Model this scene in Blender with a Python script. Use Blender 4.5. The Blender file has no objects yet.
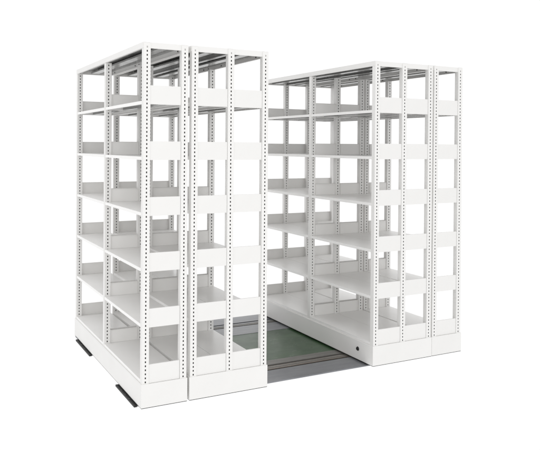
import bpy, bmesh, math, random
from mathutils import Matrix, Vector
random.seed(4)
S = bpy.context.scene
COL = S.collection

# ---------------------------------------------------------------- sizes (metres)
HB = 0.149        # plinth height
PITCH = 0.3536    # shelf to shelf
NS = 6            # shelf levels
ZC = HB + NS * PITCH          # canopy underside
TOP = ZC + 0.037
L = 1.903         # length of a unit
M = 0.925         # front of the middle posts
PW, PD = 0.045, 0.040         # post section
OV = 0.006        # plinth stands proud of the posts
PH = 0.119        # end panel height

# ---------------------------------------------------------------- materials
def nodes(name):
    m = bpy.data.materials.new(name); m.use_nodes = True
    nt = m.node_tree
    return m, nt, nt.nodes['Principled BSDF']

def noise(nt, scale, detail=4, vec=None, rough=.55):
    n = nt.nodes.new('ShaderNodeTexNoise')
    n.inputs['Scale'].default_value = scale; n.inputs['Detail'].default_value = detail
    n.inputs['Roughness'].default_value = rough
    if vec: nt.links.new(vec, n.inputs['Vector'])
    return n

def ramp(nt, fac, stops):
    r = nt.nodes.new('ShaderNodeValToRGB')
    while len(r.color_ramp.elements) < len(stops): r.color_ramp.elements.new(.5)
    for e, (p, c) in zip(r.color_ramp.elements, stops):
        e.position = p; e.color = (*c, 1)
    nt.links.new(fac, r.inputs['Fac'])
    return r

def paint(name, col, var=.03, rough=.42):
    m, nt, b = nodes(name)
    tc = nt.nodes.new('ShaderNodeTexCoord')
    n = noise(nt, 3.0, 5, tc.outputs['Object'])
    lo = tuple(c * (1 - var) for c in col); hi = tuple(min(1, c * (1 + var)) for c in col)
    r = ramp(nt, n.outputs['Fac'], [(.3, lo), (.7, hi)])
    nt.links.new(r.outputs['Color'], b.inputs['Base Color'])
    n2 = noise(nt, 9, 3, tc.outputs['Object'])
    mr = nt.nodes.new('ShaderNodeMapRange')
    mr.inputs['To Min'].default_value = rough - .07; mr.inputs['To Max'].default_value = rough + .1
    nt.links.new(n2.outputs['Fac'], mr.inputs['Value']); nt.links.new(mr.outputs['Result'], b.inputs['Roughness'])
    n3 = noise(nt, 1400, 2, tc.outputs['Object'])      # powder-coat texture
    n4 = noise(nt, 5, 2, tc.outputs['Object'])         # sheet metal is never quite flat
    bp = nt.nodes.new('ShaderNodeBump'); bp.inputs['Strength'].default_value = .05; bp.inputs['Distance'].default_value = .0004
    bp2 = nt.nodes.new('ShaderNodeBump'); bp2.inputs['Strength'].default_value = .25; bp2.inputs['Distance'].default_value = .004
    nt.links.new(n3.outputs['Fac'], bp.inputs['Height']); nt.links.new(n4.outputs['Fac'], bp2.inputs['Height'])
    nt.links.new(bp2.outputs['Normal'], bp.inputs['Normal']); nt.links.new(bp.outputs['Normal'], b.inputs['Normal'])
    return m

WHITE = paint('white_powder_coat', (.775, .769, .757), .02)
SHELF_LIT = paint('white_coat_lit', (.85, .843, .832), .025, .32)  # the white coat lightened, making up for light missing between the shelves
SHADE_GREY = paint('shade_grey_underside', (.31, .31, .305), .3, .24)  # dark tone puts the shade under canopy and top shelf into the colour
SHADE_GREY.node_tree.nodes['Principled BSDF'].inputs['Metallic'].default_value = .55
RUBBER_AND_SHADE, nt, b = nodes('black_rubber_and_gap_shade')  # rubber of the track ends, also the black of shaded gaps
b.inputs['Base Color'].default_value = (.012, .012, .012, 1); b.inputs['Roughness'].default_value = .6
KNOB, nt, b = nodes('black_plastic')
b.inputs['Base Color'].default_value = (.008, .008, .009, 1); b.inputs['Roughness'].default_value = .28
BOLT_AND_SLOT_SHADE, nt, b = nodes('dark_steel_and_slot_shade')  # steel of the bolts, also the darkness inside the post slots
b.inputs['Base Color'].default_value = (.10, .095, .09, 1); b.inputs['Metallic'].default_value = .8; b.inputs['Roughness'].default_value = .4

def sheet(name, lo, hi, metallic, r0, r1, stretch=(1, 6, 1), spots=None):
    m, nt, b = nodes(name)
    tc = nt.nodes.new('ShaderNodeTexCoord')
    mp = nt.nodes.new('ShaderNodeMapping'); mp.inputs['Scale'].default_value = stretch
    nt.links.new(tc.outputs['Object'], mp.inputs['Vector'])
    n = noise(nt, 2.2, 6, mp.outputs['Vector'], .62)
    r = ramp(nt, n.outputs['Fac'], [(.28, lo), (.72, hi)])
    out = r.outputs['Color']
    n5 = noise(nt, 38, 5, tc.outputs['Object'], .7)
    r5 = ramp(nt, n5.outputs['Fac'], [(.30, (.6, .6, .6)), (.5, (1, 1, 1))])
    mx = nt.nodes.new('ShaderNodeMix'); mx.data_type = 'RGBA'; mx.blend_type = 'MULTIPLY'
    mx.inputs['Factor'].default_value = .2
    nt.links.new(out, mx.inputs[6]); nt.links.new(r5.outputs['Color'], mx.inputs[7])
    nt.links.new(mx.outputs[2], b.inputs['Base Color'])
    b.inputs['Metallic'].default_value = metallic
    n2 = noise(nt, 7, 5, mp.outputs['Vector'], .7)
    mr = nt.nodes.new('ShaderNodeMapRange'); mr.inputs['To Min'].default_value = r0; mr.inputs['To Max'].default_value = r1
    nt.links.new(n2.outputs['Fac'], mr.inputs['Value']); nt.links.new(mr.outputs['Result'], b.inputs['Roughness'])
    bp = nt.nodes.new('ShaderNodeBump'); bp.inputs['Strength'].default_value = .1; bp.inputs['Distance'].default_value = .0004
    nt.links.new(n2.outputs['Fac'], bp.inputs['Height']); nt.links.new(bp.outputs['Normal'], b.inputs['Normal'])
    return m

STEEL = sheet('grey_steel_sheet', (.16, .165, .18), (.24, .245, .26), .15, .22, .40)
WARM = sheet('warm_grey_steel', (.13, .125, .115), (.24, .23, .215), .2, .3, .5)
RAIL = sheet('rail_steel', (.15, .115, .09), (.40, .37, .34), .6, .25, .45, (.6, 12, 1))
GREEN = sheet('green_floor_panel', (.024, .056, .026), (.056, .108, .050), 0, .20, .40, (1.2, 2.4, 1))
DARK = sheet('dark_track_steel', (.02, .02, .02), (.06, .06, .055), .3, .35, .6)

# ---------------------------------------------------------------- mesh helpers
def box(bm, x0, x1, y0, y1, z0, z1):
    v = [bm.verts.new(p) for p in ((x0,y0,z0),(x1,y0,z0),(x1,y1,z0),(x0,y1,z0),(x0,y0,z1),(x1,y0,z1),(x1,y1,z1),(x0,y1,z1))]
    for f in ((3,2,1,0),(4,5,6,7),(0,1,5,4),(1,2,6,5),(2,3,7,6),(3,0,4,7)):
        bm.faces.new([v[i] for i in f])

def mesh(name, bm, mat, bevel=0):
    if bevel:
        bmesh.ops.bevel(bm, geom=list(bm.edges), offset=bevel, segments=2, profile=.6, affect='EDGES', clamp_overlap=True)
    me = bpy.data.meshes.new(name); bm.to_mesh(me); bm.free()
    me.materials.append(mat)
    return me

def obj(name, me, parent=None, loc=(0,0,0)):
    o = bpy.data.objects.new(name, me); COL.objects.link(o)
    o.location = loc
    if parent: o.parent = parent
    return o

def thing(name, label, cat, loc=(0,0,0), group=None):
    o = bpy.data.objects.new(name, None); COL.objects.link(o)
    o.empty_display_size = .1
    o.location = loc; o['label'] = label; o['category'] = cat
    if group: o['group'] = group
    return o

def copy_tree(o, parent=None):
    c = o.copy(); COL.objects.link(c)
    if parent: c.parent = parent
    for ch in [k for k in bpy.data.objects if k.parent == o]:
        copy_tree(ch, c)
    return c

# ---------------------------------------------------------------- perforated post
def post_mesh(ztop):
    """box-section upright, a column of slots punched through its front and rear web"""
    bm = bmesh.new()
    z0, w, t = HB, PW, .0018
    hw, hh, pitch = .0080, .0115, .0255
    hx0, hx1 = w/2 - hw/2, w/2 + hw/2
    for ya, yb in ((0, t), (PD - t, PD)):
        box(bm, 0, hx0, ya, yb, z0, ztop); box(bm, hx1, w, ya, yb, z0, ztop)
        z = z0; c = z0 + .012
        while c + hh/2 < ztop - .004:
            box(bm, hx0, hx1, ya, yb, z, c - hh/2)
            z = c + hh/2; c += pitch
        box(bm, hx0, hx1, ya, yb, z, ztop)
    box(bm, 0, t, t, PD - t, z0, ztop); box(bm, w - t, w, t, PD - t, z0, ztop)     # flanges
    n0 = len(bm.faces)
    box(bm, t + .0002, w - t - .0002, PD/2 - .009, PD/2 + .009, z0, ztop - .004)   # dark core, its colour stands in for shade inside the slots
    me = mesh('post', bm, WHITE); me.materials.append(BOLT_AND_SLOT_SHADE)
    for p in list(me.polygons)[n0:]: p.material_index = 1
    return me

POST_TALL = post_mesh(TOP - .003)
POST_SHORT = post_mesh(ZC - .001)

def tray_mesh(w, d, shaded=False, lip=.021, ret=.013):
    """folded sheet shelf: top, four lips turned down and returned inwards"""
    t = .0012
    bm = bmesh.new()
    box(bm, 0, w, 0, d, lip - t, lip)
    box(bm, 0, t, 0, d, 0, lip - t); box(bm, w - t, w, 0, d, 0, lip - t)
    box(bm, t, w - t, 0, t, 0, lip - t); box(bm, t, w - t, d - t, d, 0, lip - t)
    box(bm, t, ret, t, d - t, 0, t); box(bm, w - ret, w - t, t, d - t, 0, t)
    n0 = len(bm.faces)
    if shaded: box(bm, ret + .004, w - ret - .004, .012, d - .012, lip - t - .0014, lip - t - .0002)  # dark sheet added as underside shade, used on the top shelf alone
    box(bm, w*.5 - .022, w*.5 - .020, .02, d - .02, .002, lip - t)                 # stiffener under the shelf
    box(bm, w*.5 + .020, w*.5 + .022, .02, d - .02, .002, lip - t)
    box(bm, w*.5 - .020, w*.5 + .020, .02, d - .02, .002, .0032)
    me = mesh('shelf', bm, SHELF_LIT); me.materials.append(SHADE_GREY)
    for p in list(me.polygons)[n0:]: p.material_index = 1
    return me

def panel_mesh(w, depth, back=False):
    """upright end panel: sheet with folded side, top and foot flanges; front face at y=0"""
    t, f = .0014, .011
    bm = bmesh.new()
    s = -1 if back else 1
    def b(x0, x1, y0, y1, z0, z1):
        y0, y1 = sorted((y0*s, y1*s)); box(bm, x0, x1, y0, y1, z0, z1)
    b(0, w, 0, t, 0, PH)
    b(0, t, t, f, 0, PH); b(w - t, w, t, f, 0, PH)
    b(t, w - t, t, f, PH - t, PH)
    b(t, w - t, t, depth, .0215, .0228)
    return mesh('end_panel', bm, WHITE, .0004)

def build_unit(rows, w, label):
    """rows of shelving side by side on one plinth, two bays long"""
    root = thing('mobile_shelving_unit', label, 'shelving unit', group='white mobile shelving units standing on the tracks')
    # plinth
    bm = bmesh.new(); box(bm, 0, w, 0, L, 0, HB)
    pl = obj('plinth', mesh('plinth', bm, WHITE, .003), root)
    bm = bmesh.new(); box(bm, .002, w - .002, .002, L - .002, -.0035, .001); box(bm, .03, w - .03, .06, L - .06, -.0105, -.0035)  # black strips below the plinth stand in for its shadow gap
    obj('shadow_strip', mesh('shadow_strip', bm, RUBBER_AND_SHADE), root)
    # uprights
    xs = [OV + i * (w - 2*OV - PW) / rows for i in range(rows + 1)]
    for x in xs:
        for y in (OV, M, L - OV - PD):
            end = (y != M)
            obj('post', POST_TALL if end else POST_SHORT, root, (x, y, 0))
    # shelves
    for r in range(rows):
        x0 = OV + .001 if r == 0 else xs[r] + PW/2 + .0015
        x1 = w - OV - .001 if r == rows - 1 else xs[r+1] + PW/2 - .0015
        px0, px1 = xs[r] + PW + .0015, xs[r+1] - .0015
        pwid = px1 - px0
        for bay, (ya, yb, fy, by) in enumerate(((OV + PD + .001, M - .001, OV + .004, M + .004),
                                                (M + PD + .001, L - OV - PD - .001, M + PD - .004, L - OV - .004))):
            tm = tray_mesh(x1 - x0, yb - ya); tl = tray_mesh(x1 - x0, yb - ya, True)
            pf = panel_mesh(pwid, ya - fy); 
            pb = panel_mesh(pwid, by - yb, True)
            for i in range(NS):
                z = HB + i*PITCH + .001
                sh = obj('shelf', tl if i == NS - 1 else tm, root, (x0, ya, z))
                obj('end_panel', pf, sh, (px0 - x0, fy - ya, 0))
                obj('end_panel', pb, sh, (px0 - x0, by - ya, 0))
    # canopy: folded lips all round, a beam over every row of posts and over the bays
    bm = bmesh.new(); t = .0015
    c0, c1, d0, d1 = .003, w - .003, .012, L - .012
    box(bm, c0, c1, d0, d1, TOP - t, TOP)
    box(bm, c0, c0 + t, d0, d1, ZC, TOP - t); box(bm, c1 - t, c1, d0, d1, ZC, TOP - t)
    box(bm, c0 + t, c1 - t, d0, d0 + t, ZC, TOP - t); box(bm, c0 + t, c1 - t, d1 - t, d1, ZC, TOP - t)
    box(bm, c0 + t, c0 + .015, d0 + t, d1 - t, ZC, ZC + t); box(bm, c1 - .015, c1 - t, d0 + t, d1 - t, ZC, ZC + t)
    box(bm, c0 + t, c1 - t, d0 + t, d0 + .015, ZC + .0002, ZC + .0002 + t)
    n0 = len(bm.faces)
    box(bm, c0 + .004, c1 - .004, d0 + .004, d1 - .004, TOP - t - .0016, TOP - t - .0003)  # dark sheet added in place of shade under the canopy
    me = mesh('canopy', bm, WHITE); me.materials.append(SHADE_GREY)
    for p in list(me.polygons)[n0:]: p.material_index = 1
    obj('canopy', me, root)
    for r in range(1, rows):
        bm = bmesh.new(); x = xs[r] + PW/2
        for s in (-1, 1):
            box(bm, x + s*.003 - .0008, x + s*.003 + .0008, .05, L - .05, ZC + .002, TOP - .002)
            a, b_ = sorted((x + s*.004, x + s*.018)); box(bm, a, b_, .05, L - .05, ZC + .002, ZC + .0035)
        obj('centre_beam', mesh('centre_beam', bm, SHADE_GREY), root)
    for r in range(rows):
        px0, px1 = xs[r] + PW/2 + .012, xs[r+1] + PW/2 - .012
        bm = bmesh.new(); xm = (px0 + px1)/2
        box(bm, xm - .03, xm + .03, .03, L - .03, ZC + .008, ZC + .0095)
        box(bm, xm + .0285, xm + .03, .03, L - .03, ZC + .0095, TOP - .002)
        box(bm, xm - .03, xm - .0285, .03, L - .03, ZC + .0095, ZC + .020)
        obj('stiffener', mesh('stiffener', bm, SHADE_GREY), root)
    # bolts through the canopy lips
    bm = bmesh.new()
    bmesh.ops.create_cone(bm, cap_ends=True, segments=10, radius1=.0055, radius2=.0045, depth=.004, matrix=Matrix.Rotation(math.pi/2, 4, 'Y'))
    bme = mesh('bolt', bm, BOLT_AND_SLOT_SHADE)
    for y in (.10, .20, M - .12, M + .14, M + .24, L - .14):
        obj('bolt', bme, root, (c1 - t - .002, y, ZC + .019))
    return root

W1, W2 = .310, .575
XB = .3235; XC = 1.811; XD = XC + W2 + .0035; YC = .022

a = build_unit(1, W1, 'narrow white shelving unit at the far left, black track ends poking out beneath it')
b2 = build_unit(2, W2, 'double-width white shelving unit left of the green floor, with no knob on its plinth')
b2.location = (XB, 0, 0)
c2 = copy_tree(b2); c2.location = (XC, YC, 0)
c2['label'] = 'double-width white shelving unit with a round black knob low on its plinth'
d2 = copy_tree(a); d2.location = (XD, YC + .002, 0)
d2['label'] = 'narrow white shelving unit at the far right, against the one with the knob'

# lock knob on the long side of the right-hand double unit
bm = bmesh.new()
R = Matrix.Rotation(-math.pi/2, 4, 'Y')
bmesh.ops.create_cone(bm, cap_ends=True, segments=32, radius1=.0165, radius2=.0155, depth=.004, matrix=Matrix.Translation((-.002,0,0)) @ R)
bmesh.ops.create_cone(bm, cap_ends=True, segments=32, radius1=.0135, radius2=.0125, depth=.005, matrix=Matrix.Translation((-.0065,0,0)) @ R)
box(bm, -.0105, -.009, -.0015, .0015, -.008, .008)
kn = obj('lock_knob', mesh('lock_knob', bm, KNOB, .0004), c2, (0, .195, .084))

# ---------------------------------------------------------------- tracks and floor
ZD = -.012
def track(label, y0, y1, ga, gb, inner_warm, x0=-.015, x1=XD + W1 - .02):
    """plate - groove - steel rail strip - groove - plate"""
    root = thing('rail_track', label, 'track', (0, 0, ZD), group='tracks the shelving units roll on')
    g = .013
    def plate(name, ya, yb, mat, zt, zb=-.009, bev=.001, xa=x0 + .022):
        bm = bmesh.new(); box(bm, xa, x1, ya, yb, zb, zt)
        return obj(name, mesh(name, bm, mat, bev), root)
    plate('cover_plate', y0, ga - g, STEEL if inner_warm != 'front' else WARM, 0)
    plate('rail', ga + g, (ga + gb)/2 - .012, RAIL if inner_warm == 'back' else WARM, -.001)
    plate('rail', (ga + gb)/2 + .012, gb - g, RAIL if inner_warm == 'back' else STEEL, -.001)
    plate('rail_bed', ga - g + .001, gb + g - .001, RUBBER_AND_SHADE, -.0065, -.0089, 0)  # black bed, shade of the grooves put into its colour
    plate('guide_strip', (ga + gb)/2 - .0085, (ga + gb)/2 + .0085, WARM, .0006)
    plate('cover_plate', gb + g, y1, WARM if inner_warm == 'back' else STEEL, 0)
    bm = bmesh.new(); box(bm, x0, x0 + .021, y0, min(y1, 1.79), -.012, .001)
    obj('end_cap', mesh('end_cap', bm, RUBBER_AND_SHADE, .002), root)
    for s in range(3):
        yy = y0 + (y1 - y0)*(.3 + .2*s)
        bm = bmesh.new(); box(bm, x0 + .002, x0 + .014, yy - .012, yy + .012, .001, .003)
        obj('end_stop', mesh('end_stop', bm, DARK, .0015), root)
    return root

track('grey steel track with brown rails crossing the front of the aisle', .10, .540, .338, .430, 'back')
track('grey steel track crossing the rear of the aisle behind the green floor', 1.300, 1.905, 1.565, 1.667, 'none')

bm = bmesh.new(); box(bm, .03, XD + W1 - .05, .5405, 1.2995, ZD - .012, ZD - .002)
GREEN.node_tree.nodes['Principled BSDF'].inputs['Specular IOR Level'].default_value = .38
fl = obj('floor', mesh('floor', bm, GREEN, .0008)); fl['kind'] = 'structure'
fl['label'] = 'green floor panel laid between the two tracks'

# ---------------------------------------------------------------- studio light: white surround and two soft boxes
w = bpy.data.worlds.new('World'); S.world = w; w.use_nodes = True
bg = w.node_tree.nodes['Background']
# an over-lit white studio: brightest overhead and to the right, just white below the floor line
wt = w.node_tree
tc = wt.nodes.new('ShaderNodeTexCoord'); sx = wt.nodes.new('ShaderNodeSeparateXYZ')
wt.links.new(tc.outputs['Generated'], sx.inputs[0])
mr = wt.nodes.new('ShaderNodeMapRange'); mr.interpolation_type = 'SMOOTHSTEP'
mr.inputs['From Min'].default_value = -.2; mr.inputs['From Max'].default_value = .5
mr.inputs['To Min'].default_value = 1.01; mr.inputs['To Max'].default_value = 1.06
wt.links.new(sx.outputs['Z'], mr.inputs['Value'])
wt.links.new(mr.outputs['Result'], bg.inputs['Strength'])
bg.inputs['Color'].default_value = (1, 1, 1, 1)

def lamp(name, loc, target, size, energy, col=(1,1,1)):
    d = bpy.data.lights.new(name, 'AREA'); d.shape = 'RECTANGLE'; d.size, d.size_y = size; d.energy = energy; d.color = col
    o = bpy.data.objects.new(name, d); COL.objects.link(o); o.location = loc
    o.rotation_euler = (Vector(target) - Vector(loc)).to_track_quat('-Z', 'Y').to_euler()
    return o
lamp('softbox', (-2.0, -5.9, 2.0), (1.0, .6, 1.0), (1.0, 1.0), 62, (1, .985, .965))

# ---------------------------------------------------------------- camera
P = dict(f=688.35, cx=270.0, cy=151.784, yaw=.489893, pitch=-.008115, roll=.00743, X=-1.3261, Y=-4.18432, Z=1.65786)
cd = bpy.data.cameras.new('camera'); cam = bpy.data.objects.new('camera', cd); COL.objects.link(cam)
sy, cy = math.sin(P['yaw']), math.cos(P['yaw'])
fwd = Vector((sy, cy, 0)); right = Vector((cy, -sy, 0)); up = Vector((0, 0, 1))
cp, sp = math.cos(P['pitch']), math.sin(P['pitch'])
f2 = fwd*cp + up*sp; u2 = up*cp - fwd*sp
cr, sr = math.cos(P['roll']), math.sin(P['roll'])
r3 = right*cr + u2*sr; u3 = u2*cr - right*sr
cam.matrix_world = Matrix(((r3.x, u3.x, -f2.x, P['X']), (r3.y, u3.y, -f2.y, P['Y']), (r3.z, u3.z, -f2.z, P['Z']), (0,0,0,1)))
cd.sensor_fit = 'HORIZONTAL'; cd.sensor_width = 36; cd.lens = P['f']/540*36
cd.shift_x = 0; cd.shift_y = -(225 - P['cy'])/540
cd.clip_start = .05; cd.clip_end = 200
S.camera = cam

S.render.engine = 'CYCLES'
S.cycles.max_bounces = 16; S.cycles.diffuse_bounces = 12
S.render.resolution_x = 1024; S.render.resolution_y = 853
vs = S.view_settings
vs.view_transform = 'Standard'; vs.look = 'None'; vs.exposure = .04; vs.gamma = 1
